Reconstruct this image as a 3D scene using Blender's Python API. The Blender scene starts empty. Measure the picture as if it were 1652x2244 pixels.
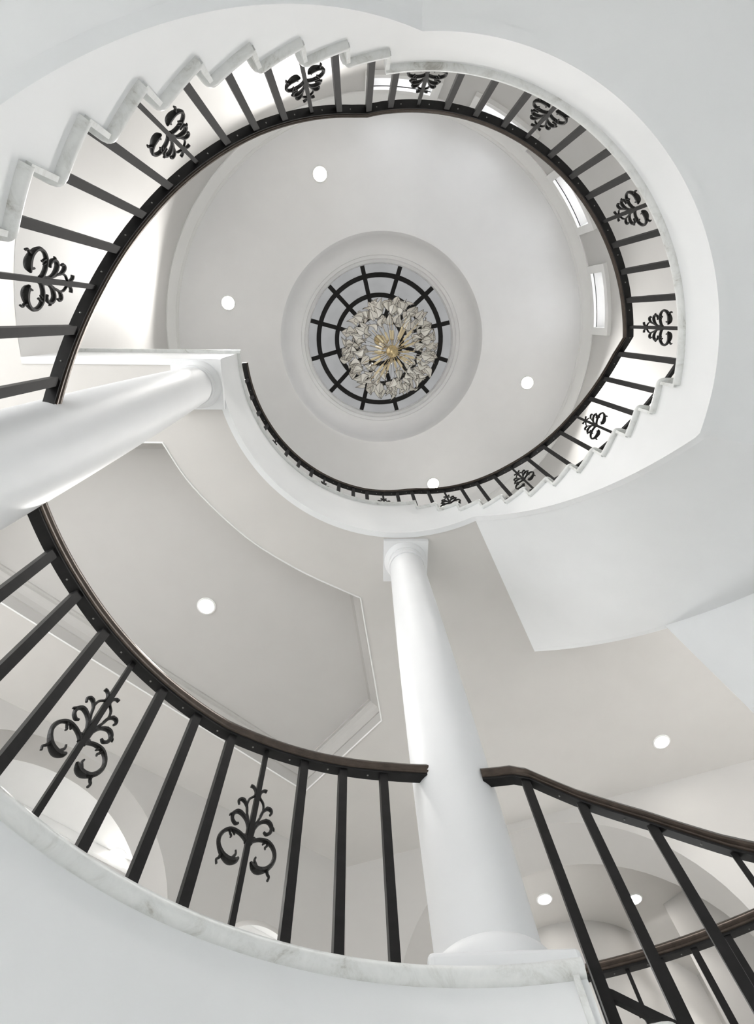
import bpy, bmesh, math, random
from mathutils import Vector, Matrix
from mathutils.geometry import tessellate_polygon
from math import sin, cos, pi, radians, hypot, atan2

random.seed(7)
SC = bpy.context.scene
COL = SC.collection

# ------------------------------------------------------------------ camera
F_PX, VX, VY = 1220.0, 777.19, 699.27          # focal length in px, zenith point in px (1652 x 2244 frame)
zc = Vector(((VX - 826) / F_PX, -(VY - 1122) / F_PX, 1.0)).normalized()
yc = Vector((0, -1, 0)); yc = (yc - zc * yc.dot(zc)).normalized()
xc = yc.cross(zc)
if xc.x < 0: xc = -xc
cam_d = bpy.data.cameras.new('camera'); cam = bpy.data.objects.new('camera', cam_d); COL.objects.link(cam)
cam_d.sensor_fit = 'VERTICAL'; cam_d.sensor_height = 36.0; cam_d.lens = F_PX / 2244 * 36.0
cam_d.clip_start = 0.05; cam_d.clip_end = 200
cam.matrix_world = Matrix(((xc.x, xc.y, -xc.z, 0), (yc.x, yc.y, -yc.z, 0), (zc.x, zc.y, -zc.z, 0), (0, 0, 0, 1)))
SC.camera = cam

# ------------------------------------------------------------------ world, exposure
world = bpy.data.worlds.new('overcast_daylight'); SC.world = world; world.use_nodes = True
bg = world.node_tree.nodes['Background']
bg.inputs[0].default_value = (0.985, 0.995, 1.0, 1); bg.inputs[1].default_value = 2.6
SC.view_settings.view_transform = 'Standard'; SC.view_settings.look = 'None'
SC.view_settings.exposure = 1.68; SC.view_settings.gamma = 1.0
SC.view_settings.use_curve_mapping = False
LAMP_W = 60.0      # one recessed lamp

# ------------------------------------------------------------------ the place: one stair drum about a vertical axis
CX, CY = 0.399, 0.319           # stair axis; the camera stands at the origin inside the open eye
RE = 1.5                        # eye radius (face of the stringers and landings)
RW = 3.05                       # inner radius of the outer wall
ZL, ZM, ZU = 1.11, 3.30, 5.52   # landing levels
ZS = 4.69                       # ceiling under the upper floor
ZC = 8.50                       # drum ceiling
Z0 = -1.75                      # ground floor
A_LO0, A_LO1 = 80.4, 178.5      # landings between these angles (degrees)
A_MI0, A_MI1 = 260.4, 360.8
A_UP0, A_UP1 = 440.9, 540.0

# ------------------------------------------------------------------ materials
def nt(name):
    m = bpy.data.materials.new(name); m.use_nodes = True
    t = m.node_tree; b = t.nodes['Principled BSDF']
    return m, t, b
def paint(name, col, rough=0.6, var=0.015, bump=0.02, scale=3.0):
    m, t, b = nt(name)
    tc = t.nodes.new('ShaderNodeTexCoord'); n = t.nodes.new('ShaderNodeTexNoise')
    n.inputs['Scale'].default_value = scale; n.inputs['Detail'].default_value = 3
    t.links.new(tc.outputs['Object'], n.inputs['Vector'])
    r = t.nodes.new('ShaderNodeValToRGB')
    r.color_ramp.elements[0].position = 0.3; r.color_ramp.elements[1].position = 0.7
    r.color_ramp.elements[0].color = tuple(max(0, c * (1 - var)) for c in col) + (1,)
    r.color_ramp.elements[1].color = tuple(min(1, c * (1 + var)) for c in col) + (1,)
    t.links.new(n.outputs['Fac'], r.inputs[0]); t.links.new(r.outputs[0], b.inputs['Base Color'])
    b.inputs['Roughness'].default_value = rough
    if bump:
        n2 = t.nodes.new('ShaderNodeTexNoise'); n2.inputs['Scale'].default_value = 140; n2.inputs['Detail'].default_value = 2
        t.links.new(tc.outputs['Object'], n2.inputs['Vector'])
        bp = t.nodes.new('ShaderNodeBump'); bp.inputs['Strength'].default_value = bump; bp.inputs['Distance'].default_value = 0.002
        t.links.new(n2.outputs['Fac'], bp.inputs['Height']); t.links.new(bp.outputs[0], b.inputs['Normal'])
    return m
def marble(name):
    m, t, b = nt(name)
    tc = t.nodes.new('ShaderNodeTexCoord'); n = t.nodes.new('ShaderNodeTexNoise')
    n.inputs['Scale'].default_value = 9.0; n.inputs['Detail'].default_value = 8; n.inputs['Roughness'].default_value = 0.72
    n.inputs['Distortion'].default_value = 0.6
    t.links.new(tc.outputs['Object'], n.inputs['Vector'])
    r = t.nodes.new('ShaderNodeValToRGB'); e = r.color_ramp.elements
    e[0].position = 0.30; e[0].color = (0.38, 0.37, 0.34, 1)
    e[1].position = 0.50; e[1].color = (0.74, 0.755, 0.745, 1)
    x = e.new(0.40); x.color = (0.65, 0.66, 0.64, 1)
    x = e.new(0.75); x.color = (0.82, 0.83, 0.82, 1)
    t.links.new(n.outputs['Fac'], r.inputs[0]); t.links.new(r.outputs[0], b.inputs['Base Color'])
    b.inputs['Roughness'].default_value = 0.35
    return m
def metal(name, col, rough, metallic=0.0, bump=0.0, var=0.2, bscale=60, spec=0.5):
    m = paint(name, col, rough, var, 0, 25)
    t = m.node_tree; b = t.nodes['Principled BSDF']; b.inputs['Metallic'].default_value = metallic; b.inputs['Specular IOR Level'].default_value = spec
    if bump:
        tc = t.nodes.new('ShaderNodeTexCoord'); n2 = t.nodes.new('ShaderNodeTexNoise'); n2.inputs['Scale'].default_value = bscale
        t.links.new(tc.outputs['Object'], n2.inputs['Vector'])
        bp = t.nodes.new('ShaderNodeBump'); bp.inputs['Strength'].default_value = bump; bp.inputs['Distance'].default_value = 0.004
        t.links.new(n2.outputs['Fac'], bp.inputs['Height']); t.links.new(bp.outputs[0], b.inputs['Normal'])
    return m
def emit(name, col, s):
    m, t, b = nt(name)
    b.inputs['Base Color'].default_value = (0.9, 0.9, 0.9, 1)
    b.inputs['Emission Color'].default_value = col + (1,); b.inputs['Emission Strength'].default_value = s
    return m
def glassy(name, col, transp, rough=0.1):
    m, t, b = nt(name)
    out = t.nodes['Material Output']
    tr = t.nodes.new('ShaderNodeBsdfTransparent'); tr.inputs[0].default_value = col + (1,)
    mx = t.nodes.new('ShaderNodeMixShader'); mx.inputs[0].default_value = transp
    b.inputs['Base Color'].default_value = (0.5, 0.5, 0.5, 1); b.inputs['Roughness'].default_value = rough
    t.links.new(b.outputs[0], mx.inputs[1]); t.links.new(tr.outputs[0], mx.inputs[2]); t.links.new(mx.outputs[0], out.inputs[0])
    return m
def frosted(name, col):
    m, t, b = nt(name)
    out = t.nodes['Material Output']
    tr = t.nodes.new('ShaderNodeBsdfTranslucent'); tr.inputs[0].default_value = col + (1,)
    tp = t.nodes.new('ShaderNodeBsdfTransparent'); tp.inputs[0].default_value = (0.30, 0.30, 0.30, 1)
    mx = t.nodes.new('ShaderNodeMixShader'); mx.inputs[0].default_value = 0.35
    n = t.nodes.new('ShaderNodeTexNoise'); n.inputs['Scale'].default_value = 1.6
    rp = t.nodes.new('ShaderNodeValToRGB')
    rp.color_ramp.elements[0].color = tuple(c * 0.82 for c in col) + (1,); rp.color_ramp.elements[1].color = tuple(min(1, c * 1.15) for c in col) + (1,)
    t.links.new(n.outputs['Fac'], rp.inputs[0]); t.links.new(rp.outputs[0], tr.inputs[0])
    t.links.new(tr.outputs[0], mx.inputs[1]); t.links.new(tp.outputs[0], mx.inputs[2]); t.links.new(mx.outputs[0], out.inputs[0])
    return m

M_WHITE = paint('white_satin_paint', (0.83, 0.843, 0.85), 0.45)
M_COLUMN = paint('white_column_gloss', (0.82, 0.83, 0.84), 0.5)
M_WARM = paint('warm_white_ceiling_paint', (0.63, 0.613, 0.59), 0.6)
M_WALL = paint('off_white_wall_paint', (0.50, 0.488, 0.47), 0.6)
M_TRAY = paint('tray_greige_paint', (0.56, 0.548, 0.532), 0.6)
M_DRUM = paint('drum_wall_paint', (0.58, 0.573, 0.56), 0.55)
M_CEIL = paint('drum_ceiling_paint', (0.87, 0.87, 0.875), 0.5)
M_TRIM = paint('trim_white', (0.84, 0.84, 0.83), 0.4)
M_MARBLE = marble('white_veined_marble')
M_IRON = metal('black_iron', (0.012, 0.0115, 0.0115), 0.5, spec=0.2)
M_CAST = metal('cast_iron_scroll', (0.010, 0.0095, 0.009), 0.5, spec=0.3, bump=0.6, bscale=90)
M_RAIL = metal('dark_bronze_rail', (0.075, 0.058, 0.047), 0.26, 0.55, spec=0.5)
M_STEEL = metal('screw_steel', (0.22, 0.22, 0.21), 0.4, 0.8)
M_LAMP = emit('lamp_lens_glow', (1.0, 0.96, 0.9), 14.0)
M_GLASS = glassy('window_glass', (0.97, 0.98, 1.0), 0.9)
M_SKY = frosted('skylight_frosted_glass', (0.17, 0.17, 0.17))
M_BRASS = metal('aged_brass', (0.55, 0.43, 0.24), 0.35, 0.8)
M_PETAL = paint('ivory_petal', (0.90, 0.87, 0.81), 0.45, bump=0)
M_EDGE = metal('petal_dark_edge', (0.06, 0.05, 0.04), 0.5)
M_BULB = paint('frosted_bulb_sleeve', (0.68, 0.57, 0.36), 0.4, bump=0)
M_GROUND = paint('ground_floor_stone', (0.52, 0.51, 0.49), 0.4)
M_FLOOR = paint('stone_floor', (0.74, 0.73, 0.71), 0.4)

# ------------------------------------------------------------------ helpers
def pol(a, r, z=None):
    a = radians(a)
    p = (CX + r * cos(a), CY + r * sin(a))
    return p if z is None else (p[0], p[1], z)

def mesh_from(name, verts, faces, mats, smooth=False, auto=None):
    me = bpy.data.meshes.new(name); me.from_pydata([tuple(v) for v in verts], [], faces)
    for m in (mats if isinstance(mats, (list, tuple)) else [mats]): me.materials.append(m)
    bm = bmesh.new(); bm.from_mesh(me); bmesh.ops.recalc_face_normals(bm, faces=bm.faces); 
    if smooth:
        lim = radians(auto or 40)
        for f in bm.faces: f.smooth = True
        for e in bm.edges:
            if len(e.link_faces) == 2 and e.calc_face_angle(0) > lim: e.smooth = False
    bm.to_mesh(me); bm.free()
    return me
def obj(name, me, parent=None, loc=None, rotz=None):
    o = bpy.data.objects.new(name, me); COL.objects.link(o)
    if parent is not None: o.parent = parent
    if loc: o.location = loc
    if rotz is not None: o.rotation_euler = (0, 0, rotz)
    return o
def mk(name, verts, faces, mat, parent=None, smooth=False, auto=None):
    return obj(name, mesh_from(name, verts, faces, mat, smooth, auto), parent)
def tag(o, label, cat, group=None, kind=None):
    o['label'] = label; o['category'] = cat
    if group: o['group'] = group
    if kind: o['kind'] = kind
    return o
def thing(name, label, cat, loc=(0, 0, 0), group=None, kind=None):
    o = obj(name, None); o.location = loc
    return tag(o, label, cat, group, kind)

def arc(a0, a1, step=2.0):
    n = max(1, int(math.ceil(abs(a1 - a0) / step)))
    return [a0 + (a1 - a0) * i / n for i in range(n + 1)]

def ring_solid(angs, prof, closed=False, zfun=None):
    """sweep a closed (r, z) profile around the stair axis; zfun(angle) is added to z"""
    V, Fc = [], []; k = len(prof)
    for a in angs:
        dz = zfun(a) if zfun else 0
        for r, z in prof: V.append(pol(a, r, z + dz))
    n = len(angs)
    for i in range(n if closed else n - 1):
        j = (i + 1) % n
        for q in range(k):
            p = (q + 1) % k
            Fc.append((i * k + q, j * k + q, j * k + p, i * k + p))
    if not closed:
        Fc.append(tuple(range(k))[::-1]); Fc.append(tuple((n - 1) * k + q for q in range(k)))
    return V, Fc

def loft_solid(angs, r0, r1, zlo, zhi):
    """curved plate between radii r0 and r1, from zlo(a) up to zhi(a)"""
    V, Fc = [], []
    for a in angs:
        V += [pol(a, r0, zlo(a)), pol(a, r1, zlo(a)), pol(a, r1, zhi(a)), pol(a, r0, zhi(a))]
    n = len(angs)
    for i in range(n - 1):
        for q in range(4):
            p = (q + 1) % 4
            Fc.append((i * 4 + q, (i + 1) * 4 + q, (i + 1) * 4 + p, i * 4 + p))
    Fc.append((0, 1, 2, 3)); Fc.append(tuple((n - 1) * 4 + q for q in range(4)))
    return V, Fc

def join(parts):
    V, Fc = [], []
    for v, f in parts:
        o = len(V); V += list(v); Fc += [tuple(i + o for i in x) for x in f]
    return V, Fc

def box(x0, x1, y0, y1, z0, z1):
    V = [(x, y, z) for z in (z0, z1) for y in (y0, y1) for x in (x0, x1)]
    return V, [(0, 2, 3, 1), (4, 5, 7, 6), (0, 1, 5, 4), (2, 6, 7, 3), (0, 4, 6, 2), (1, 3, 7, 5)]

def lathe(prof, n=48, cx=0, cy=0):
    V, Fc = [], []; k = len(prof)
    for i in range(n):
        a = 2 * pi * i / n
        for r, z in prof: V.append((cx + r * cos(a), cy + r * sin(a), z))
    for i in range(n):
        j = (i + 1) % n
        for q in range(k - 1): Fc.append((i * k + q, j * k + q, j * k + q + 1, i * k + q + 1))
    Fc.append(tuple(i * k for i in range(n))[::-1]); Fc.append(tuple(i * k + k - 1 for i in range(n)))
    return V, Fc

def tube(pts, radii, n=6, flat=1.0):
    """tube through 3D points with a radius at each, ends closed"""
    P = [Vector(p) for p in pts]; V, Fc = [], []
    up = Vector((0, 1, 0))
    for i, p in enumerate(P):
        t = (P[min(i + 1, len(P) - 1)] - P[max(i - 1, 0)])
        t = t.normalized() if t.length > 1e-9 else Vector((0, 0, 1))
        s = t.cross(up)
        if s.length < 1e-4: s = t.cross(Vector((1, 0, 0)))
        s.normalize(); u = s.cross(t)
        for q in range(n):
            a = 2 * pi * q / n
            V.append(tuple(p + s * (radii[i] * cos(a)) + u * (radii[i] * flat * sin(a))))
    for i in range(len(P) - 1):
        for q in range(n):
            w = (q + 1) % n
            Fc.append((i * n + q, i * n + w, (i + 1) * n + w, (i + 1) * n + q))
    Fc.append(tuple(range(n))[::-1]); Fc.append(tuple((len(P) - 1) * n + q for q in range(n)))
    return V, Fc

def spline(pts, m=5):
    """Catmull-Rom through points of any dimension"""
    out = []
    n = len(pts)
    for i in range(n - 1):
        p0, p1, p2, p3 = pts[max(i - 1, 0)], pts[i], pts[i + 1], pts[min(i + 2, n - 1)]
        for k in range(m):
            t = k / m
            out.append(tuple(0.5 * (2 * b + (c - a) * t + (2 * a - 5 * b + 4 * c - d) * t * t + (3 * b - a - 3 * c + d) * t ** 3)
                             for a, b, c, d in zip(p0, p1, p2, p3)))
    out.append(tuple(pts[-1]))
    return out

def flat_poly(loops, z):
    """horizontal sheet from an outer loop and hole loops"""
    L = [[Vector((x, y, 0)) for x, y in lp] for lp in loops]
    tris = tessellate_polygon(L)
    V = [(v.x, v.y, z) for lp in L for v in lp]
    return V, [tuple(t) for t in tris]

def slab_poly(loops, z0, z1):
    b, fb = flat_poly(loops, z0); t, ft = flat_poly(loops, z1)
    n = len(b); V = b + t; Fc = [tuple(x) for x in fb] + [tuple(i + n for i in x) for x in ft]
    o = 0
    for lp in loops:
        k = len(lp)
        for i in range(k):
            j = (i + 1) % k
            Fc.append((o + i, o + j, n + o + j, n + o + i))
        o += k
    return V, Fc

# ------------------------------------------------------------------ structure: ground floor
mk_floor = mk('floor', *flat_poly([[(-7, -6), (9, -6), (9, 10), (-7, 10)]], Z0), M_GROUND)
tag(mk_floor, 'pale stone floor of the ground level far below the stairs', 'floor', kind='structure')

# stairwell outline shared by the floors (landing on one side, stair void on the other)
def void_loop(a0, a1, re=RE, rw=RW):
    """void: eye circle where the landing is (a0..a1), full drum elsewhere"""
    lp = [pol(a, re) for a in arc(a0, a1)]
    lp += [pol(a, rw) for a in arc(a1, a0 + 360)]
    return lp

OUT = [(-7, -4.5), (8.5, -4.5), (8.5, 9.5), (-7, 9.5)]
# middle floor of the house (the hall around the low landing)
o = mk('floor_hall', *slab_poly([OUT, void_loop(A_LO0, A_LO1, RE + 0.03, RW + 0.02)], ZL - 0.40, ZL - 0.002), M_FLOOR)
tag(o, 'hall floor slab around the stairwell behind the lower landing', 'floor', kind='structure')

# ------------------------------------------------------------------ structure: hall ceiling with its tray
TRAY = [(-3.10, 1.00), (-1.62, 1.011), (-1.473, 1.32), (-1.105, 1.745), (-0.69, 2.10), (-0.30, 2.355), (0.051, 2.483),
        (0.27, 3.885), (-0.533, 4.791), (-3.90, 1.95)]
def tray_arc():
    p = [(-1.62, 1.011), (-1.40, 1.40), (-0.975, 1.866), (-0.52, 2.19), (-0.12, 2.40), (0.051, 2.483)]
    return [q for q in spline(p, 6)]
TRAY = [(-3.10, 1.00)] + tray_arc() + [(0.27, 3.885), (-0.533, 4.791), (-3.90, 1.95)]
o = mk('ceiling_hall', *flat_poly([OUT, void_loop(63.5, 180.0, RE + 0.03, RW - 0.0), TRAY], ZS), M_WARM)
tag(o, 'warm white hall ceiling below the upper landing', 'ceiling', kind='structure')
def inset(lp, d):
    n = len(lp); out = []
    area = sum(lp[i][0] * lp[(i + 1) % n][1] - lp[(i + 1) % n][0] * lp[i][1] for i in range(n))
    sg = 1 if area > 0 else -1
    for i in range(n):
        p0, p1, p2 = Vector(lp[i - 1]), Vector(lp[i]), Vector(lp[(i + 1) % n])
        e1 = (p1 - p0).normalized(); e2 = (p2 - p1).normalized()
        n1 = Vector((-e1.y, e1.x)) * sg; n2 = Vector((-e2.y, e2.x)) * sg
        b = (n1 + n2); b = b / max(0.35, b.dot(n1)) if b.length > 1e-6 else n1
        q = p1 + b * d; out.append((q.x, q.y))
    return out
def ring_between(la, za, lb, zb):
    n = len(la); V = [(x, y, za) for x, y in la] + [(x, y, zb) for x, y in lb]
    return V, [(i, (i + 1) % n, n + (i + 1) % n, n + i) for i in range(n)]
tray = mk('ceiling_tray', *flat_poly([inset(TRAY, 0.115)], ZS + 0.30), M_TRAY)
tag(tray, 'raised tray panel in the hall ceiling with a bent outline', 'ceiling', kind='structure')
prof = [(0.0, 0.0), (0.0, 0.14), (0.012, 0.14), (0.018, 0.16), (0.03, 0.20), (0.055, 0.23), (0.085, 0.255), (0.09, 0.28), (0.115, 0.282), (0.115, 0.30)]
parts = []
for (d0, h0), (d1, h1) in zip(prof[:-1], prof[1:]):
    parts.append(ring_between(inset(TRAY, d0) if d0 else TRAY, ZS + h0, inset(TRAY, d1) if d1 else TRAY, ZS + h1))
mk('crown_moulding', *join(parts), M_WALL, tray)
bead = [(-0.012, 0.0), (-0.012, -0.004), (-0.006, -0.008), (0.0, -0.005), (0.003, 0.0)]
mk('edge_bead', *join([ring_between(inset(TRAY, d0), ZS + h0, inset(TRAY, d1), ZS + h1) for (d0, h0), (d1, h1) in zip(bead[:-1], bead[1:])]), M_TRIM, tray)

# ------------------------------------------------------------------ structure: hall walls with arches
def nrm(a): return Vector((cos(radians(a)), sin(radians(a))))
def plane_wall(a, D0, D1, t0, t1, z0, z1, arches, back=None):
    """vertical wall with normal azimuth a: front sheet at distance D0, back sheet at D1,
    arches = [(tc, zc, r, tc_b, zc_b, r_b)] open down to z0"""
    n = nrm(a); t = Vector((n.y, -n.x))
    def outline(i):
        lp = [(t0, z0)]
        for ar in sorted(arches, key=lambda q: q[0]):
            tc, zz, r = ar[3 * i:3 * i + 3]
            lp += [(tc - r, z0)] + [(tc - r * cos(pi * k / 36), zz + r * sin(pi * k / 36)) for k in range(37)] + [(tc + r, z0)]
        lp += [(t1, z0), (t1, z1), (t0, z1)]
        return lp
    V, Fc = [], []; lens = []
    for i, D in ((0, D0), (1, D1)):
        lp = outline(i); tris = tessellate_polygon([[Vector((x, z, 0)) for x, z in lp]])
        o = len(V); V += [tuple(n * D + t * x) + (z,) for x, z in lp]; Fc += [tuple(o + q for q in f) for f in tris]; lens.append(len(lp))
    k = lens[0]
    for i in range(k): Fc.append((i, (i + 1) % k, k + (i + 1) % k, k + i))
    return V, Fc
aL, DL, DLb = 125.0, 4.90, 5.32
aR, DR, DRb = 72.0, 5.60, 6.05
def meet(a, D, b, E):
    d = sin(radians(b - a)); 
    return Vector(((D * sin(radians(b)) - E * sin(radians(a))) / d, (cos(radians(a)) * E - cos(radians(b)) * D) / d))
cLR = meet(aL, DL, aR, DR)
tvL = Vector((nrm(aL).y, -nrm(aL).x)); tvR = Vector((nrm(aR).y, -nrm(aR).x))
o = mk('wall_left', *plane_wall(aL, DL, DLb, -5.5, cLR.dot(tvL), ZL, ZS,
       [(0.01 * DL, 0.627 * DL, 0.2993 * DL, 0.009 * DLb, 0.602 * DLb, 0.2594 * DLb),
        (0.496 * DL, 0.659 * DL, 0.103 * DL, 0.496 * DLb, 0.655 * DLb, 0.098 * DLb)]), M_WALL, smooth=True, auto=30)
tag(o, 'off white hall wall with a tall arch seen through the lower railing', 'wall', kind='structure')
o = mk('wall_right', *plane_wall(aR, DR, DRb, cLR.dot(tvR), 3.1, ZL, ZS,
       [(0.031 * DR, 0.529 * DR, 0.2905 * DR, 0.042 * DRb, 0.457 * DRb, 0.273 * DRb)]), M_WALL, smooth=True, auto=30)
tag(o, 'off white hall wall with a wide arch behind the front column', 'wall', kind='structure')
# side wall beyond the wide arch
def vwall(name, p, q, z0, z1, th, mat, label):
    p, q = Vector(p), Vector(q); d = (q - p).normalized(); s = Vector((-d.y, d.x)) * th
    lp = [tuple(p), tuple(q), tuple(q + s), tuple(p + s)]
    return tag(mk(name, *slab_poly([lp], z0, z1), mat), label, 'wall', kind='structure')
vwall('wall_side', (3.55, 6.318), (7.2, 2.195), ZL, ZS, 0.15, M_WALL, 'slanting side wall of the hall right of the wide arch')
def ribbon_wall(name, p, q, th, label, n_op=4, sill=0.45, head=2.75):  # out of view; openings invented to balance the hall's brightness
    """hall wall with a row of tall openings added to let daylight in"""
    p, q = Vector(p), Vector(q); L = (q - p).length; d = (q - p) / L; s = Vector((-d.y, d.x)) * th
    def blk(u0, u1, z0, z1):
        a_, b_ = p + d * u0, p + d * u1
        return slab_poly([[tuple(a_), tuple(b_), tuple(b_ + s), tuple(a_ + s)]], z0, z1)
    seg = [blk(0, L, ZL, ZL + sill), blk(0, L, ZL + head, ZS)]
    w = L / n_op
    for i in range(n_op + 1):
        seg.append(blk(max(0, i * w - 0.22), min(L, i * w + 0.22), ZL + sill, ZL + head))
    return tag(mk(name, *join(seg), M_WALL), label, 'wall', kind='structure')
ribbon_wall('wall_west', (-6.0, 6.5), (-6.0, -4.3), 0.15, 'far hall wall with added daylight openings beyond the left column')
ribbon_wall('wall_south', (-6.0, -4.2), (8.0, -4.2), -0.15, 'hall wall with added daylight openings behind the stair drum', 6)
ribbon_wall('wall_east', (7.2, -4.2), (7.2, 2.195), -0.15, 'hall wall with added daylight openings right of the stair drum', 3)
# room beyond the wide arch
S = 4.45 / 4.3
FAR = spline([(1.2 * S, 6.95 * S), (2.001 * S, 6.455 * S), (2.31 * S, 6.351 * S), (2.639 * S, 6.329 * S), (2.945 * S, 6.422 * S), (3.24 * S, 6.612 * S), (3.623 * S, 6.957 * S), (4.061 * S, 7.31 * S)], 4) + [(4.553 * S, 6.73 * S), (6.2, 5.0)]
lp = FAR + [(6.2, 4.2), (4.9, 4.05 + 0.45)] + [tuple(nrm(aR) * (DRb - 0.02) + tvR * 3.05), tuple(nrm(aR) * (DRb - 0.02) + tvR * -2.3)]
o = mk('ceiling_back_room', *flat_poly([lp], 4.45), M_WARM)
tag(o, 'grey-beige ceiling of the room beyond the wide arch', 'ceiling', kind='structure')
V = [(x, y, z) for x, y in FAR for z in (ZL, 4.45)]
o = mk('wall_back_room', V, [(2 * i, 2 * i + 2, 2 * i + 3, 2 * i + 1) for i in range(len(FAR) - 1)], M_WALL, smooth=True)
tag(o, 'curved far wall of the room beyond the wide arch', 'wall', kind='structure')
# bright room beyond the left arch
KS = 4.64 / 4.40
a, b = Vector((-3.489, 4.485)) * KS, Vector((-2.291, 5.505)) * KS; d = (b - a).normalized(); pL, qL = a - d * 2.2, b + d * 3.2
lp = [tuple(pL), tuple(qL), tuple(nrm(aL) * (DLb - 0.03) + tvL * 3.2), tuple(nrm(aL) * (DLb - 0.03) + tvL * -3.2)]
o = mk('ceiling_side_room', *flat_poly([lp], 4.64), M_TRIM)
tag(o, 'bright white ceiling of the room beyond the left arch', 'ceiling', kind='structure')
vwall('wall_side_room', tuple(pL), tuple(qL), ZL, 4.64, 0.12, M_DRUM, 'cream wall of the room beyond the left arch')
d2 = Vector((d.y, -d.x))
lp = [tuple(pL + d2 * 0.06), tuple(qL + d2 * 0.06), tuple(qL), tuple(pL)]
o = mk('trim_1', *slab_poly([lp], 4.54, 4.638), M_TRIM); tag(o, 'white crown moulding in the room beyond the left arch', 'moulding', kind='structure')

# ------------------------------------------------------------------ structure: outer walls of the stair drum
o = mk('wall_stair', *ring_solid(arc(212, 403.3, 3), [(RW, Z0), (RW + 0.18, Z0), (RW + 0.18, ZS - 0.002), (RW, ZS - 0.002)]), M_WHITE, smooth=True)
tag(o, 'white curved outer wall along the stair flights', 'wall', kind='structure')
# upper drum wall with four clerestory openings
WIN = [(264.8, 282.2), (289.9, 307.0), (314.9, 331.6), (339.7, 357.1)]
WZ0, WZ1 = 7.84, 8.24
MARG = 1.9
angs = sorted(set([0, 360, 62.9, 63.1, 179.9, 180.1] + [x for x in range(0, 360, 3)] + [w + s for w0, w1 in WIN for w, s in ((w0, MARG), (w1, -MARG))]))
zs = [ZS, WZ0, WZ1, ZC]
V, Fc = [], []
RO = RW + 0.30
keep = {}
def vid(i, j, k):
    key = (i % (len(angs) - 1), j, k)
    if key not in keep:
        keep[key] = len(V); aa = angs[key[0]]
        zz = zs[j] if j else (ZU + 0.002 if 63 < aa < 180 else ZS + 0.004)
        V.append(pol(aa, RW if k == 0 else RO, zz))
    return keep[key]
def hole(i, j):
    m = 0.5 * (angs[i] + angs[i + 1])
    return j == 1 and any(w0 + MARG < m < w1 - MARG for w0, w1 in WIN)
for i in range(len(angs) - 1):
    for j in range(3):
        if hole(i, j):
            Fc.append((vid(i, 1, 0), vid(i + 1, 1, 0), vid(i + 1, 1, 1), vid(i, 1, 1)))
            Fc.append((vid(i, 2, 0), vid(i + 1, 2, 0), vid(i + 1, 2, 1), vid(i, 2, 1)))
            if not hole(i - 1, j): Fc.append((vid(i, 1, 0), vid(i, 1, 1), vid(i, 2, 1), vid(i, 2, 0)))
            if not hole(i + 1, j): Fc.append((vid(i + 1, 1, 0), vid(i + 1, 1, 1), vid(i + 1, 2, 1), vid(i + 1, 2, 0)))
            continue
        Fc.append((vid(i, j, 0), vid(i + 1, j, 0), vid(i + 1, j + 1, 0), vid(i, j + 1, 0)))
        Fc.append((vid(i, j, 1), vid(i + 1, j, 1), vid(i + 1, j + 1, 1), vid(i, j + 1, 1)))
    Fc.append((vid(i, 0, 0), vid(i + 1, 0, 0), vid(i + 1, 0, 1), vid(i, 0, 1)))
o = mk('wall_drum', V, Fc, M_DRUM, smooth=True)
tag(o, 'round off white drum wall with clerestory windows under the top ceiling', 'wall', kind='structure')
place = ['clerestory window in the drum wall, leftmost of four, behind the landing balusters', 'clerestory window in the drum wall, second from the left, behind the landing balusters',
         'clerestory window in the drum wall, third from the left, just inside the handrail', 'clerestory window in the drum wall, rightmost of four, near the handrail kink']
for k, (w0, w1) in enumerate(WIN):
    w = thing('window_%d' % (k + 1), 'small white ' + place[k], 'window', kind='structure')
    g0, g1 = w0 + MARG, w1 - MARG
    A = arc(w0, w1, 1.5); B = arc(g0, g1, 1.5)
    fr = [ring_solid(A, [(RW - 0.035, WZ1), (RW + 0.01, WZ1), (RW + 0.01, WZ1 + 0.10), (RW - 0.035, WZ1 + 0.10)]),
          ring_solid(A, [(RW - 0.05, WZ0 - 0.09), (RW + 0.01, WZ0 - 0.09), (RW + 0.01, WZ0), (RW - 0.05, WZ0)])]
    for s0, s1 in ((w0, g0), (g1, w1)):
        fr.append(ring_solid(arc(s0, s1, 1), [(RW - 0.035, WZ0), (RW + 0.01, WZ0), (RW + 0.01, WZ1), (RW - 0.035, WZ1)]))
    mk('casing', *join(fr), M_TRIM, w)
    rg = RW + 0.20
    sash = [ring_solid(B, [(rg - 0.02, z0), (rg + 0.03, z0), (rg + 0.03, z1), (rg - 0.02, z1)]) for z0, z1 in ((WZ0, WZ0 + 0.04), (WZ1 - 0.04, WZ1))]
    sash += [ring_solid(arc(s0, s1, 1), [(rg - 0.02, WZ0), (rg + 0.03, WZ0), (rg + 0.03, WZ1), (rg - 0.02, WZ1)]) for s0, s1 in ((g0, g0 + 0.7), (g1 - 0.7, g1))]
    sf = mk('sash', *join(sash), M_TRIM, w)
    gm = (g0 + g1) / 2
    mk('mullion', *ring_solid(arc(gm - 0.3, gm + 0.3, 0.3), [(rg - 0.015, WZ0 + 0.03), (rg + 0.025, WZ0 + 0.03), (rg + 0.025, WZ1 - 0.03), (rg - 0.015, WZ1 - 0.03)]), M_TRIM, w)
    for s0, s1 in ((g0 + 0.5, gm - 0.2), (gm + 0.2, g1 - 0.5)):
        mk('pane', *ring_solid(arc(s0, s1, 1.5), [(rg + 0.002, WZ0 + 0.03), (rg + 0.008, WZ0 + 0.03), (rg + 0.008, WZ1 - 0.03), (rg + 0.002, WZ1 - 0.03)]), M_GLASS, w)

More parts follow.
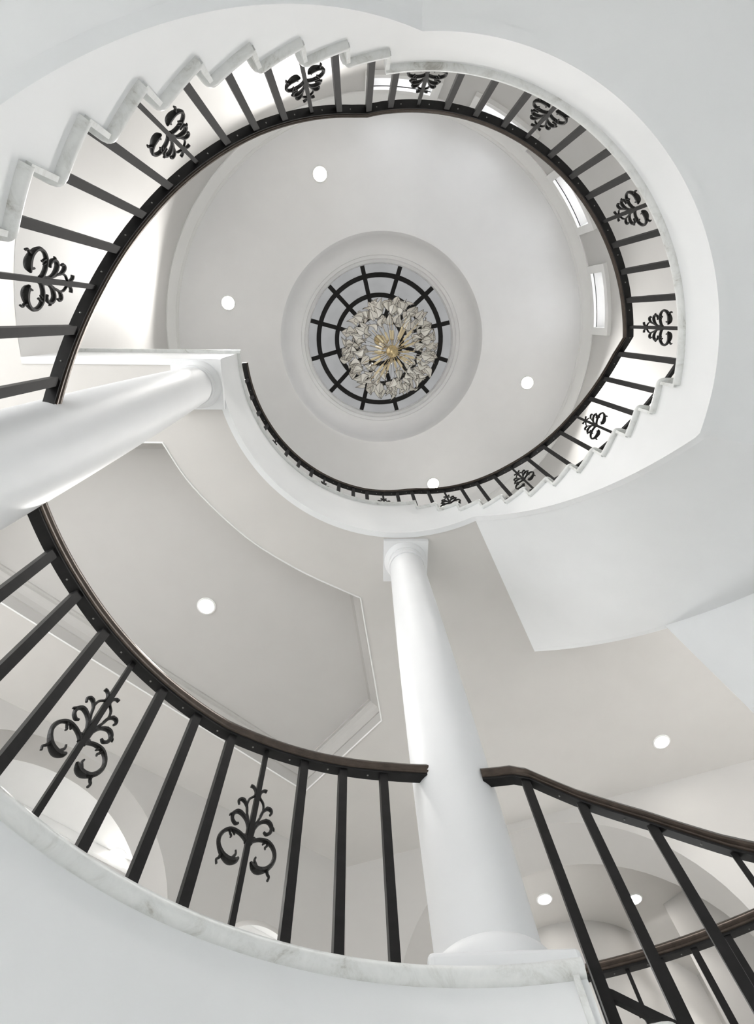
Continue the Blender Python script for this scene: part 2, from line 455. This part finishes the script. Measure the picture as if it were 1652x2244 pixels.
# drum ceiling: flat ring, cove, skylight kerb
R_COVE, R_OPEN, Z_OPEN = 1.47, 1.115, 9.02
NA = [i * 3.0 for i in range(120)]
def lathe_ring(prof):
    V, Fc = [], []; k = len(prof)
    for a in NA:
        for r, z in prof: V.append(pol(a, r, z))
    n = len(NA)
    for i in range(n):
        j = (i + 1) % n
        for q in range(k - 1): Fc.append((i * k + q, j * k + q, j * k + q + 1, i * k + q + 1))
    return V, Fc
prof = [(RO, ZC), (RW, ZC), (R_COVE + 0.08, ZC), (R_COVE + 0.05, ZC - 0.018), (R_COVE, ZC - 0.02), (R_COVE - 0.02, ZC + 0.02)]
prof += [(R_COVE - 0.03 - 0.22 * (1 - cos(t)), ZC + 0.02 + 0.38 * sin(t)) for t in [i * pi / 16 for i in range(1, 9)]]
prof += [(1.215, ZC + 0.40), (1.21, ZC + 0.43), (1.17, ZC + 0.45), (1.165, Z_OPEN - 0.01), (1.125, Z_OPEN - 0.02), (R_OPEN, Z_OPEN), (R_OPEN, Z_OPEN + 0.10), (R_OPEN + 0.25, Z_OPEN + 0.10)]
o = mk('ceiling', *lathe_ring(prof), M_CEIL, smooth=True, auto=35)
tag(o, 'round white drum ceiling with a moulded cove around the skylight', 'ceiling', kind='structure')
prof = [(RW + 0.004, ZC - 0.16), (RW - 0.012, ZC - 0.16), (RW - 0.014, ZC - 0.135), (RW - 0.03, ZC - 0.12), (RW - 0.05, ZC - 0.075), (RW - 0.095, ZC - 0.035), (RW - 0.10, ZC - 0.015), (RW - 0.13, ZC - 0.012), (RW - 0.13, ZC)]
o = mk('trim_2', *lathe_ring(prof), M_TRIM, smooth=True, auto=30)
tag(o, 'white crown moulding around the round drum ceiling', 'moulding', kind='structure')

# ------------------------------------------------------------------ skylight
sky = thing('skylight', 'round domed skylight with black spider-web glazing bars above the chandelier', 'skylight', pol(0, 0, Z_OPEN))
def loc(p): return (p[0] - CX, p[1] - CY, p[2] - Z_OPEN)
def mk_l(name, vf, mat, parent, **k):
    v, f = vf; return mk(name, [loc(p) for p in v], f, mat, parent, **k)
DOME = [(1.30, 9.06), (0.965, 9.24), (0.685, 9.44), (0.375, 9.58), (0.02, 9.66)]
SP0 = 15.0
def dome_pt(k, a): return pol(a, DOME[k][0], DOME[k][1])
for k in range(3):
    me = None
    for s in range(12):
        a0 = SP0 + 30 * s
        if me is None:
            (r0, z0), (r1, z1) = DOME[k], DOME[k + 1]
            V, Fc = [], []
            n = 5
            for i in range(n + 1):
                ang = radians(30 * i / n)
                for r, z in ((r0, z0), (r1, z1), (r1, z1 + 0.012), (r0, z0 + 0.012)): V.append((r * cos(ang), r * sin(ang), z - Z_OPEN))
            for i in range(n):
                for q in range(4):
                    p = (q + 1) % 4; Fc.append((i * 4 + q, (i + 1) * 4 + q, (i + 1) * 4 + p, i * 4 + p))
            Fc.append((0, 1, 2, 3)); Fc.append(tuple(n * 4 + q for q in range(4)))
            me = mesh_from('pane', V, Fc, M_SKY, True, 30)
        obj('pane', me, sky, rotz=radians(a0))
cap = [(0.375 * cos(2 * pi * i / 24), 0.375 * sin(2 * pi * i / 24), 9.58 - Z_OPEN) for i in range(24)] + [(0, 0, 9.66 - Z_OPEN)]
capV = cap + [(x, y, z + 0.012) for x, y, z in cap]
mk('centre_pane', capV, [(i, (i + 1) % 24, 24) for i in range(24)] + [(25 + (i + 1) % 24, 25 + i, 49) for i in range(24)] + [(i, (i + 1) % 24, 25 + (i + 1) % 24, 25 + i) for i in range(24)], M_SKY, sky, smooth=True)
for k in (1, 2, 3):
    r, z = DOME[k]; z -= Z_OPEN
    prof = [(r - 0.034, z - 0.045), (r + 0.034, z - 0.045), (r + 0.034, z + 0.0), (r - 0.034, z + 0.0)]
    V, Fc = [], []
    for i in range(72):
        a = 2 * pi * i / 72
        for rr, zz in prof: V.append((rr * cos(a), rr * sin(a), zz))
    for i in range(72):
        j = (i + 1) % 72
        for q in range(4): Fc.append((i * 4 + q, j * 4 + q, j * 4 + (q + 1) % 4, i * 4 + (q + 1) % 4))
    mk('ring_bar', V, Fc, M_IRON, sky)
me = None
for s in range(12):
    if me is None:
        V, Fc = [], []
        for r, z in DOME[:4]:
            z -= Z_OPEN
            V += [(r, -0.032, z - 0.045), (r, 0.032, z - 0.045), (r, 0.032, z), (r, -0.032, z)]
        for i in range(3):
            for q in range(4):
                p = (q + 1) % 4; Fc.append((i * 4 + q, (i + 1) * 4 + q, (i + 1) * 4 + p, i * 4 + p))
        Fc.append((0, 1, 2, 3)); Fc.append((12, 13, 14, 15))
        me = mesh_from('spoke_bar', V, Fc, M_IRON)
    obj('spoke_bar', me, sky, rotz=radians(SP0 + 30 * s))

# ------------------------------------------------------------------ landings
def bullnose(r, z1, th=0.055, depth=0.30):
    """marble edge: rounded on the eye side, top at z1"""
    h = th / 2
    p = [(r + h - h * cos(t), z1 - h - h * sin(t)) for t in [(-pi / 2 + pi * i / 8) for i in range(9)]]
    return p[::-1] + [(r + depth, z1), (r + depth, z1 - th)][::1] if False else [(r + h - h * sin(pi * i / 8), z1 - th + h - h * cos(pi * i / 8)) for i in range(9)] + [(r + depth, z1), (r + depth, z1 - th)]
def landing(name, a0, a1, z1, zlo, label, rout, soffit=None):
    L = thing(name, label, 'landing')
    A = arc(a0, a1, 1.5)
    zf = zlo - 0.006
    mk('fascia', *ring_solid(A, [(RE, zf), (RE + 0.05, zf), (RE + 0.05, z1 - 0.05), (RE, z1 - 0.05)]), M_WHITE, L, smooth=True)
    mk('marble_edge', *ring_solid(A, bullnose(RE - 0.028, z1, depth=rout - RE)), M_MARBLE, L, smooth=True)
    if soffit is not None:
        mk('soffit', *ring_solid(arc(soffit[0], soffit[1], 3), [(RE + 0.04, zlo), (rout, zlo), (rout, zlo + 0.05), (RE + 0.04, zlo + 0.05)]), M_WHITE, L)
    return L
ZMS = 2.945            # underside of the middle landing
S1 = lambda a: ZMS - 0.0241 * (265.9 - a)                       # soffit of the first flight
S2 = lambda a: ZMS + (ZS - ZMS) * (a - 369.75) / (423.5 - 369.75)  # soffit of the second flight
low = landing('landing', A_LO0 - 0.9, A_LO1, ZL, 0.42, 'lower curved landing with white fascia and veined marble edge at the bottom', RW)
mid = landing('landing', A_MI0, A_MI1, ZM, ZMS, 'middle curved landing with grey soffit at the upper right', RW, (265.9, 369.75))
up = landing('landing', A_UP0, A_UP1, ZU, ZS, 'upper curved landing carried by the two columns', RW)
# returned end of the low landing and straight end of the upper landing
x0 = pol(A_LO0 - 0.9, RE + 0.001); 
def radial_plate(a, r0, r1, z0, z1, th):
    """plate along the radius at angle a, thickness th towards larger angles"""
    d = nrm(a); s = Vector((-d.y, d.x)) * th
    p = Vector(pol(a, r0)); q = Vector(pol(a, r1))
    return slab_poly([[tuple(p), tuple(q), tuple(q + s), tuple(p + s)]], z0, z1)
mk('end_fascia', *radial_plate(A_LO0 - 0.9, RE + 0.05, RW, 0.42, ZL - 0.05, 0.05), M_WHITE, low)
mk('end_fascia', *radial_plate(180.0, RE + 0.05, RW, ZS - 0.006, ZU - 0.05, -0.05), M_WHITE, up)
mk('marble_edge', *radial_plate(180.0, RE - 0.028, RW, ZU - 0.055, ZU, 0.03), M_MARBLE, up)

# ------------------------------------------------------------------ stair flights
def flight(label, a0, a1, zlow, nris, zhigh, soff, soff_range, r_out=RW):
    """nris risers from landing zlow at a0 to landing zhigh at a1 (n = nris-1 treads)"""
    T = thing('stair_flight', label, 'staircase')
    n = nris - 1; da = (a1 - a0) / n; dz = (zhigh - zlow) / nris
    ov = 0.75
    for i in range(n):
        z1 = zlow + dz * (i + 1); s0, s1 = a0 + da * i, a0 + da * (i + 1)
        A = arc(s0 - ov, s1 + 0.35, 1.3)
        V, Fc = [], []; rho = 0.04
        A = [s0 - ov + math.degrees(x / RE) for x in (0.0, 0.004, 0.011, 0.022, 0.04)] + arc(s0 - ov + 2.2, s1 + 0.35, 1.3)
        for q, aa in enumerate(A):
            x = radians(aa - (s0 - ov)) * RE
            sh = rho - math.sqrt(max(0.0, rho * rho - (rho - min(x, rho)) ** 2))
            pr = bullnose(RE - 0.028 + sh, z1, 0.052, r_out - RE - sh + 0.0)
            K = len(pr); V += [pol(aa, rr, zz) for rr, zz in pr]
        for q in range(len(A) - 1):
            for w in range(K): Fc.append((q * K + w, (q + 1) * K + w, (q + 1) * K + (w + 1) % K, q * K + (w + 1) % K))
        Fc.append(tuple(range(K))[::-1]); Fc.append(tuple((len(A) - 1) * K + w for w in range(K)))
        mk('tread', V, Fc, M_MARBLE, T, smooth=True)
    for i in range(nris):
        s0 = a0 + da * i; zb, zt = zlow + dz * i, zlow + dz * (i + 1) - 0.05
        mk('riser', *ring_solid([s0 - 0.05, s0 + 0.65], [(RE - 0.018, zb - 0.02), (r_out, zb - 0.02), (r_out, zt), (RE - 0.018, zt)]), M_MARBLE, T)
    # stringer on the eye side, stepped on top
    segs = []
    for i in range(n):
        s0, s1 = a0 + da * i, a0 + da * (i + 1); zt = zlow + dz * (i + 1) - 0.045
        segs.append(loft_solid(arc(s0, s1, 1.3), RE, RE + 0.05, lambda a: soff(a) - 0.006, lambda a, zt=zt: zt))
    for e0, e1, zt in soff_range:
        segs.append(loft_solid(arc(e0, e1, 1.3), RE, RE + 0.05, lambda a: soff(a) - 0.006, lambda a, zt=zt: zt))
    V, Fc = join(segs)
    mk('stringer', V, Fc, M_WHITE, T, smooth=True)
    return T, da, dz
def tread_z(a, a0, a1, zlow, nris, zhigh):
    n = nris - 1; i = int(math.floor((a - a0 + 0.3) / ((a1 - a0) / n)))
    return zlow + (zhigh - zlow) / nris * (max(0, min(n - 1, i)) + 1)
f1, da1, dz1 = flight('first stair flight rising from the lower landing along the left and top', A_LO1, A_MI0, ZL, 12, ZM, S1, [(A_MI0, 265.9, ZM - 0.3)])
mk('soffit', *loft_solid(arc(A_LO1, 265.9, 3), RE + 0.04, RW, S1, lambda a: S1(a) + 0.05), M_WHITE, f1, smooth=True)
f2, da2, dz2 = flight('second stair flight rising from the middle landing on the right', A_MI1, A_UP0, ZM, 12, ZU,
                      lambda a: max(S2(a), ZMS) if a < 423.5 else ZS, [])
mk('soffit', *loft_solid(arc(369.75, 423.5, 2), RE + 0.04, RW, S2, lambda a: S2(a) + 0.05), M_WHITE, f2, smooth=True)
mk('outer_stringer', *loft_solid(arc(403.3, 423.5, 2), RW, RW + 0.04, S2, lambda a: ZS), M_WHITE, f2, smooth=True)
S3 = lambda a: ZL - 0.42 - 0.0253 * (A_LO0 - a)
f3, da3, dz3 = flight('stair flight descending from the lower landing beside the front column', A_LO0 - 80.1, A_LO0, ZL - 12 * 0.185, 12, ZL, S3, [])
mk('soffit', *loft_solid(arc(A_LO0 - 80.1, A_LO0, 3), RE + 0.04, RW, S3, lambda a: S3(a) + 0.05), M_WHITE, f3, smooth=True)

# ------------------------------------------------------------------ columns
def column(x, y, label):
    c = thing('column', label, 'column', (x, y, ZL))
    H = ZS - ZL
    hp = 0.240
    pl = mk('plinth', *box(-hp, hp, -hp, hp, 0, 0.065), M_COLUMN, c)
    bv = pl.modifiers.new('edge', 'BEVEL'); bv.width = 0.018; bv.segments = 3
    prof = [(0.228, 0.062)] + [(0.187 + 0.041 * cos(t), 0.072 + 0.075 * sin(t)) for t in [pi / 2 * i / 8 for i in range(9)]]
    mk('base_flare', *lathe(prof, 64), M_COLUMN, c, smooth=True)
    sh = []
    for i in range(25):
        u = i / 24; r = 0.187 - 0.038 * u ** 1.6 + 0.006 * sin(pi * u)
        sh.append((r, 0.145 + (H - 0.145 - 0.20) * u))
    mk('shaft', *lathe(sh, 64), M_COLUMN, c, smooth=True)
    z = H - 0.205
    prof = [(0.146, z), (0.158, z), (0.166, z + 0.012), (0.166, z + 0.022), (0.158, z + 0.034), (0.150, z + 0.036), (0.150, z + 0.085),
            (0.158, z + 0.087), (0.158, z + 0.102), (0.162, z + 0.104), (0.176, z + 0.112), (0.188, z + 0.13), (0.193, z + 0.145)]
    mk('capital_rings', *lathe(prof, 64), M_COLUMN, c, smooth=True, auto=30)
    ha = 0.200
    mk('abacus', *box(-ha, ha, -ha, ha, z + 0.145, H), M_COLUMN, c)
    return c
column(0.463, 2.080, 'tall white round column standing on the lower landing edge, front')
column(-1.268, 0.515, 'large white round column crossing the left edge of the view')

# ------------------------------------------------------------------ ornament mesh (one half, mirrored)
def ornament_mesh():
    curves = [
        ([(0.010, 0.0), (0.012, 0.05), (0.018, 0.09), (0.030, 0.125), (0.036, 0.155), (0.031, 0.185), (0.014, 0.205), (0.0095, 0.218), (0.013, 0.234), (0.024, 0.247), (0.037, 0.248)],
         [.010, .008, .007, .0065, .0065, .0065, .0065, .008, .008, .0085, .0085]),
        ([(0.028, 0.125), (0.036, 0.150), (0.050, 0.168), (0.064, 0.172), (0.073, 0.161), (0.068, 0.146)], [.006, .008, .0095, .0095, .008, .006]),
        ([(0.012, 0.060), (0.024, 0.088), (0.044, 0.108), (0.067, 0.114), (0.083, 0.097), (0.081, 0.074), (0.066, 0.060), (0.054, 0.066)],
         [.008, .009, .0105, .011, .0105, .009, .0085, .006]),
        ([(0.006, 0.004), (0.022, 0.018), (0.046, 0.030), (0.078, 0.032), (0.103, 0.014), (0.114, -0.016), (0.107, -0.047), (0.086, -0.074), (0.060, -0.087), (0.038, -0.082), (0.025, -0.066)],
         [.011, .010, .010, .0105, .010, .0105, .011, .0135, .017, .015, .007]),
        ([(0.090, -0.068), (0.096, -0.088), (0.104, -0.098), (0.100, -0.112)], [.010, .007, .006, .006]),
        ([(0.052, -0.084), (0.043, -0.066), (0.038, -0.054), (0.041, -0.042)], [.011, .008, .006, .005]),
        ([(0.082, 0.030), (0.076, 0.014), (0.070, 0.006), (0.073, -0.001)], [.009, .006, .0055, .004]),
        ([(0.070, 0.032), (0.062, 0.020), (0.058, 0.014)], [.008, .006, .004]),
        ([(0.036, 0.150), (0.047, 0.172), (0.054, 0.181)], [.006, .006, .003]),
        ([(0.044, 0.106), (0.052, 0.118), (0.060, 0.122)], [.008, .007, .004]),
        ([(0.083, 0.097), (0.093, 0.092), (0.096, 0.084)], [.008, .006, .003]),
        ([(0.014, 0.012), (0.022, 0.022), (0.020, 0.032)], [.010, .009, .004]),
    ]
    parts = []
    for pts, rad in curves:
        sp = spline([p + (r,) for p, r in zip(pts, rad)], 4)
        for s in (1, -1):
            parts.append(tube([(s * q[0] * 0.95, 0, q[1]) for q in sp], [max(0.002, q[2] * 0.76) for q in sp], 6, 1.25))
    V, Fc = join(parts)
    return mesh_from('scroll_ornament', V, Fc, M_CAST, True, 60)
ORN = ornament_mesh()

# ------------------------------------------------------------------ railings
BAR_T, PROF_BAR = 0.014, [(-0.024, 0), (0.024, 0), (0.024, 0.014), (-0.024, 0.014)]
PROF_RAIL = [(-0.024, 0.012), (-0.030, 0.016), (-0.030, 0.024), (-0.025, 0.029), (-0.033, 0.037), (-0.034, 0.048), (-0.026, 0.062), (-0.012, 0.069),
             (0.012, 0.069), (0.026, 0.062), (0.034, 0.048), (0.033, 0.037), (0.025, 0.029), (0.030, 0.024), (0.030, 0.016), (0.024, 0.012)]
def interp(tab):
    def f(a):
        if a <= tab[0][0]: return tab[0][1]
        for (x0, y0), (x1, y1) in zip(tab[:-1], tab[1:]):
            if a <= x1: return y0 + (y1 - y0) * (a - x0) / (x1 - x0)
        return tab[-1][1]
    return f
def sweep(angs, prof, rf, zf):
    V, Fc = [], []; k = len(prof)
    for a in angs:
        for dr, dz in prof: V.append(pol(a, rf(a) + dr, zf(a) + dz))
    for i in range(len(angs) - 1):
        for q in range(k): Fc.append((i * k + q, (i + 1) * k + q, (i + 1) * k + (q + 1) % k, i * k + (q + 1) % k))
    Fc.append(tuple(range(k))[::-1]); Fc.append(tuple((len(angs) - 1) * k + q for q in range(k)))
    return V, Fc
SCREW = mesh_from('screw', *lathe([(0.0042, 0.002), (0.0042, -0.001), (0.0025, -0.0025), (0.0005, -0.0028)], 8), M_STEEL, True)
def railing(label, tab, bal, floor_z, rf, extra=()):
    R = thing('stair_railing', label, 'railing')
    zf = interp(tab)
    angs = sorted(set(arc(tab[0][0], tab[-1][0], 1.5) + [t[0] for t in tab]))
    mk('handrail', *sweep(angs, PROF_RAIL, rf, zf), M_RAIL, R, smooth=True, auto=35)
    mk('rail_bar', *sweep(angs, PROF_BAR, rf, zf), M_IRON, R)
    for (a, _), (b_, _) in zip(bal[:-1], bal[1:]):
        am = 0.62 * a + 0.38 * b_
        obj('screw', SCREW, R, loc=pol(am, rf(am), zf(am)))
    for a, orn in bal:
        zb, zt = floor_z(a), zf(a) + 0.004
        w = 0.0098 if orn else 0.0175
        me = mesh_from('baluster', *box(-w, w, -w, w, 0, zt - zb), M_IRON)
        b = obj('baluster', me, R, loc=pol(a, rf(a), zb), rotz=radians(a + 90))
        if orn:
            obj('scroll_ornament', ORN, b, loc=(0, 0, zt - zb - 0.455))
    return R
# one long railing: first flight, middle landing, second flight, upper landing
TAB = [(174.5, 2.17), (182.2, 2.38), (195.7, 2.735), (208.8, 3.06), (221.5, 3.36), (234.2, 3.655), (246.2, 3.95), (255.5, 4.18), (258.5, 4.235), (262.0, 4.225), (300, 4.21), (340, 4.195), (352.2, 4.195),
       (356.7, 4.35), (363.9, 4.54), (376.8, 4.88), (390.0, 5.19), (402.4, 5.48), (415.6, 5.75), (428.0, 6.02), (438.0, 6.25), (442.0, 6.29), (460, 6.28), (500, 6.36), (534.5, 6.42)]
BAL = [(182.2, 0), (189.2, 0), (195.7, 1), (202.1, 0), (208.8, 0), (215.2, 0), (221.5, 1), (228.1, 0), (234.2, 0), (240.3, 0), (246.2, 1), (252.2, 0), (259.0, 0),
       (264.0, 0), (270.3, 1), (276.8, 0), (283.6, 0), (290.5, 0), (296.4, 1), (303.3, 0), (310.2, 0), (316.4, 0), (323.3, 1), (329.4, 0), (336.1, 0), (343.1, 0), (349.7, 1),
       (356.7, 0), (363.9, 0), (370.4, 0), (376.8, 1), (383.3, 0), (390.0, 0), (396.4, 0), (402.4, 1), (409.0, 0), (415.6, 0), (421.6, 0), (428.0, 1), (433.9, 0), (440.3, 0),
       (446.4, 0), (452.4, 1), (459.1, 0), (464.8, 0), (471.0, 0), (477.4, 1), (483.4, 0), (489.6, 0), (496.0, 0), (502.4, 1), (508.9, 0), (514.9, 0), (521.4, 0), (528.0, 0)]
def zfl(a):
    if a < A_LO1: return ZL
    if a < A_MI0 - 0.5: return tread_z(a, A_LO1, A_MI0, ZL, 12, ZM)
    if a < A_MI1 - 0.5: return ZM
    if a < A_UP0 - 0.5: return tread_z(a, A_MI1, A_UP0, ZM, 12, ZU)
    return ZU
rlong = railing('long black iron railing with bronze handrail spiralling up to the upper landing', TAB, BAL, zfl, lambda a: 1.63)
bt2 = interp([(356.7, 3.51), (442.0, 5.72)])
mk('bottom_bar', *sweep(arc(356.7, 442.0, 1.5), [(-0.012, 0), (0.012, 0), (0.012, 0.03), (-0.012, 0.03)], lambda a: 1.63, bt2), M_IRON, rlong)
# lower landing railing between the columns
LOWR = interp([(98, 1.655), (112, 1.675), (125, 1.69), (140, 1.665), (155, 1.64), (172, 1.62)])
railing('curved black railing on the lower landing between the two columns', [(90.5, 1.985), (168.5, 1.985)],
        [(99.4, 0), (105.8, 0), (111.9, 0), (117.9, 1), (123.6, 0), (129.7, 0), (136.0, 0), (141.9, 1), (147.9, 0), (154.4, 0), (160.9, 0)], lambda a: ZL, LOWR)
# descending railing beside the front column
def zf3(a):
    if a > A_LO0: return ZL
    n = 11; i = int(math.floor((a - (A_LO0 - 80.1)) / (80.1 / n)))
    return ZL - 12 * 0.185 + 0.185 * (max(0, min(n - 1, i)) + 1)
TAB3 = [(44.0, 1.02), (57.3, 1.35), (64.0, 1.54), (71.15, 1.72), (77.0, 1.885), (79.3, 1.915), (84.0, 1.92)]
r3 = railing('black railing sloping down to the right from the front column', TAB3,
             [(44.5, 0), (51.0, 0), (57.3, 1), (64.0, 0), (71.15, 0), (77.56, 0)], zf3, lambda a: 1.63)
bt = interp([(44, 0.36), (77.6, 1.075)])
mk('bottom_bar', *sweep(arc(44.5, 78.0, 1.5), [(-0.012, 0), (0.012, 0), (0.012, 0.03), (-0.012, 0.03)], lambda a: 1.63, bt), M_IRON, r3)
# guard railing on the outer side of the stairwell
railing('level black guard railing across the far side of the descending stairs', [(46.0, 1.955), (79.0, 1.955)],
        [(50.1, 0), (53.5, 0), (56.8, 0), (60.2, 0), (63.6, 0), (67.0, 0), (70.3, 1), (73.7, 0), (77.0, 0)], lambda a: ZL, lambda a: RW + 0.08)

# ------------------------------------------------------------------ recessed lights
def downlight(x, y, z, label, r=0.075, watts=LAMP_W, spot=140, group='recessed ceiling lights'):
    L = thing('recessed_light', label, 'ceiling light', (x, y, z), group)
    prof = [(r + 0.022, 0.0), (r + 0.022, -0.006), (r + 0.006, -0.010), (r, -0.004), (r, 0.0)]
    V, Fc = [], []; n = 32
    for i in range(n):
        a = 2 * pi * i / n
        for rr, zz in prof: V.append((rr * cos(a), rr * sin(a), zz))
    for i in range(n):
        j = (i + 1) % n
        for q in range(len(prof) - 1): Fc.append((i * 5 + q, j * 5 + q, j * 5 + q + 1, i * 5 + q + 1))
    mk('trim_ring', V, Fc, M_TRIM, L, smooth=True)
    mk('lens', [((r + 0.001) * cos(2 * pi * i / n), (r + 0.001) * sin(2 * pi * i / n), -0.004) for i in range(n)], [tuple(range(n))], M_LAMP, L)
    ld = bpy.data.lights.new('lamp', 'SPOT'); ld.energy = watts; ld.spot_size = radians(spot); ld.spot_blend = 0.6; ld.shadow_soft_size = r
    ld.color = (1.0, 0.975, 0.945)
    lo = bpy.data.objects.new('lamp', ld); COL.objects.link(lo); lo.parent = L; lo.location = (0, 0, -0.02)
    return L
k = ZC / 8.2
for (x, y), s in zip([(-0.446, -1.752), (-1.728, -0.185), (2.512, 0.846), (1.206, 2.378)],
                     ['toward the top of the drum ceiling above the first flight', 'on the left side of the drum ceiling', 'on the right side of the drum ceiling', 'at the drum ceiling just over the upper handrail']):
    downlight(x * k, y * k, ZC, 'round recessed light ' + s, 0.085, LAMP_W * 1.5, 118)
downlight(-1.474, 2.718, ZS + 0.30, 'round recessed light in the raised tray of the hall ceiling', 0.072, LAMP_W * 1.0, 115)
downlight(3.267, 4.217, ZS, 'round recessed light in the hall ceiling above the descending railing', 0.072, LAMP_W * 0.15, 90)
for (x, y), s in zip([(2.076, 5.972), (3.086, 6.012), (3.847, 6.586)], ['leftmost', 'middle', 'rightmost']):
    downlight(x * S, y * S, 4.45, s + ' of three recessed lights beyond the wide arch', 0.072, LAMP_W * 0.2, 90)
downlight(-2.46 * KS, 5.286 * KS, 4.64, 'recessed light glimpsed through the left arch above the marble edge', 0.072, LAMP_W * 1.6)

# ------------------------------------------------------------------ chandelier
ZH = 6.05
ch = thing('chandelier', 'brass starburst chandelier with a wreath of ivory petals hanging under the skylight', 'chandelier', (CX, CY, ZH))
mk('hub', *lathe([(0.001, -0.035)] + [(0.035 * cos(t), 0.035 * sin(t)) for t in [(-pi / 2 + pi * i / 10) for i in range(1, 10)]] + [(0.001, 0.035)], 20), M_BRASS, ch, smooth=True)
mk('collar', *lathe([(0.02, 0.03), (0.06, 0.05), (0.065, 0.12), (0.05, 0.2), (0.03, 0.24), (0.012, 0.26)], 20), M_BRASS, ch, smooth=True)
mk('stem', *lathe([(0.012, 0.2), (0.012, 9.55 - ZH)], 12), M_BRASS, ch, smooth=True)
mk('canopy', *lathe([(0.075, 9.50 - ZH), (0.085, 9.53 - ZH), (0.085, 9.58 - ZH), (0.02, 9.59 - ZH)], 24), M_BRASS, ch, smooth=True)
def petal_mesh():
    L, W = 0.130, 0.046
    prof = [(0.0, 0.06), (0.15, 0.55), (0.33, 0.92), (0.46, 1.0), (0.62, 0.82), (0.82, 0.40), (1.0, 0.0)]
    V, Fc, mi = [], [], []
    for u, w in prof:
        zz = 0.03 * math.sin(pi * u) - 0.02 * u
        for s in (-1, -0.5, 0, 0.5, 1):
            V.append((L * u, s * W * w, zz + 0.034 * abs(s) * w))
    for i in range(len(prof) - 1):
        for q in range(4): Fc.append((i * 5 + q, (i + 1) * 5 + q, (i + 1) * 5 + q + 1, i * 5 + q + 1)); mi.append(0)
    edges = [[V[i * 5] for i in range(len(prof))], [V[i * 5 + 4] for i in range(len(prof))], [V[i * 5 + 2] for i in range(len(prof))]]
    for e, r in zip(edges, (0.0024, 0.0024, 0.0018)):
        v, f = tube(e, [r] * len(e), 4); o = len(V); V += v; Fc += [tuple(i + o for i in x) for x in f]; mi += [1] * len(f)
    me = bpy.data.meshes.new('petal'); me.from_pydata(V, [], Fc); me.materials.append(M_PETAL); me.materials.append(M_EDGE)
    for p, m in zip(me.polygons, mi): p.material_index = m; p.use_smooth = (m == 0)
    return me
PET = petal_mesh()
rod_me = {}
def rod_between(name, p, q, r, mat, parent):
    v, f = tube([p, q], [r, r], 5); return mk(name, v, f, mat, parent)
rng = random.Random(3)
tiers = [(0.33, 0.30, 22, 0.30), (0.41, 0.36, 36, 0.10), (0.47, 0.46, 42, 0.0), (0.50, 0.58, 42, -0.15), (0.44, 0.74, 34, -0.35), (0.33, 0.84, 22, -0.6)]
for ti, (r, z, n, el) in enumerate(tiers):
    for i in range(n):
        a = 2 * pi * (i + 0.5 * (ti % 2)) / n + rng.uniform(-0.07, 0.07)
        rr = r + rng.uniform(-0.03, 0.03); zz = z + rng.uniform(-0.04, 0.04)
        o = obj('petal', PET, ch, loc=((rr - 0.06) * cos(a), (rr - 0.06) * sin(a), zz))
        o.rotation_euler = (rng.uniform(-1.3, 1.3), -(el + rng.uniform(-0.6, 0.6)), a + rng.uniform(-0.6, 0.6))
for i in range(26):
    a = 2 * pi * i / 26 + rng.uniform(-0.1, 0.1); el = rng.uniform(0.35, 1.15); ln = rng.uniform(0.36, 0.5)
    d = Vector((cos(a) * cos(el), sin(a) * cos(el), sin(el)))
    rd = rod_between('rod', d * 0.02, d * ln, 0.0035, M_BRASS, ch)
    v, f = tube([d * (ln * 0.42), d * (ln * 0.72)], [0.0125, 0.0125], 8)
    mk('bulb_sleeve', v, f, M_BULB, rd, smooth=True)
for i in range(36):
    a = 2 * pi * i / 36; z = rng.choice([0.34, 0.46, 0.58, 0.74]); r = {0.34: 0.36, 0.46: 0.44, 0.58: 0.48, 0.74: 0.42}[z]
    rod_between('wire', (0.02 * cos(a), 0.02 * sin(a), 0.1), (r * cos(a), r * sin(a), z), 0.002, M_EDGE, ch)
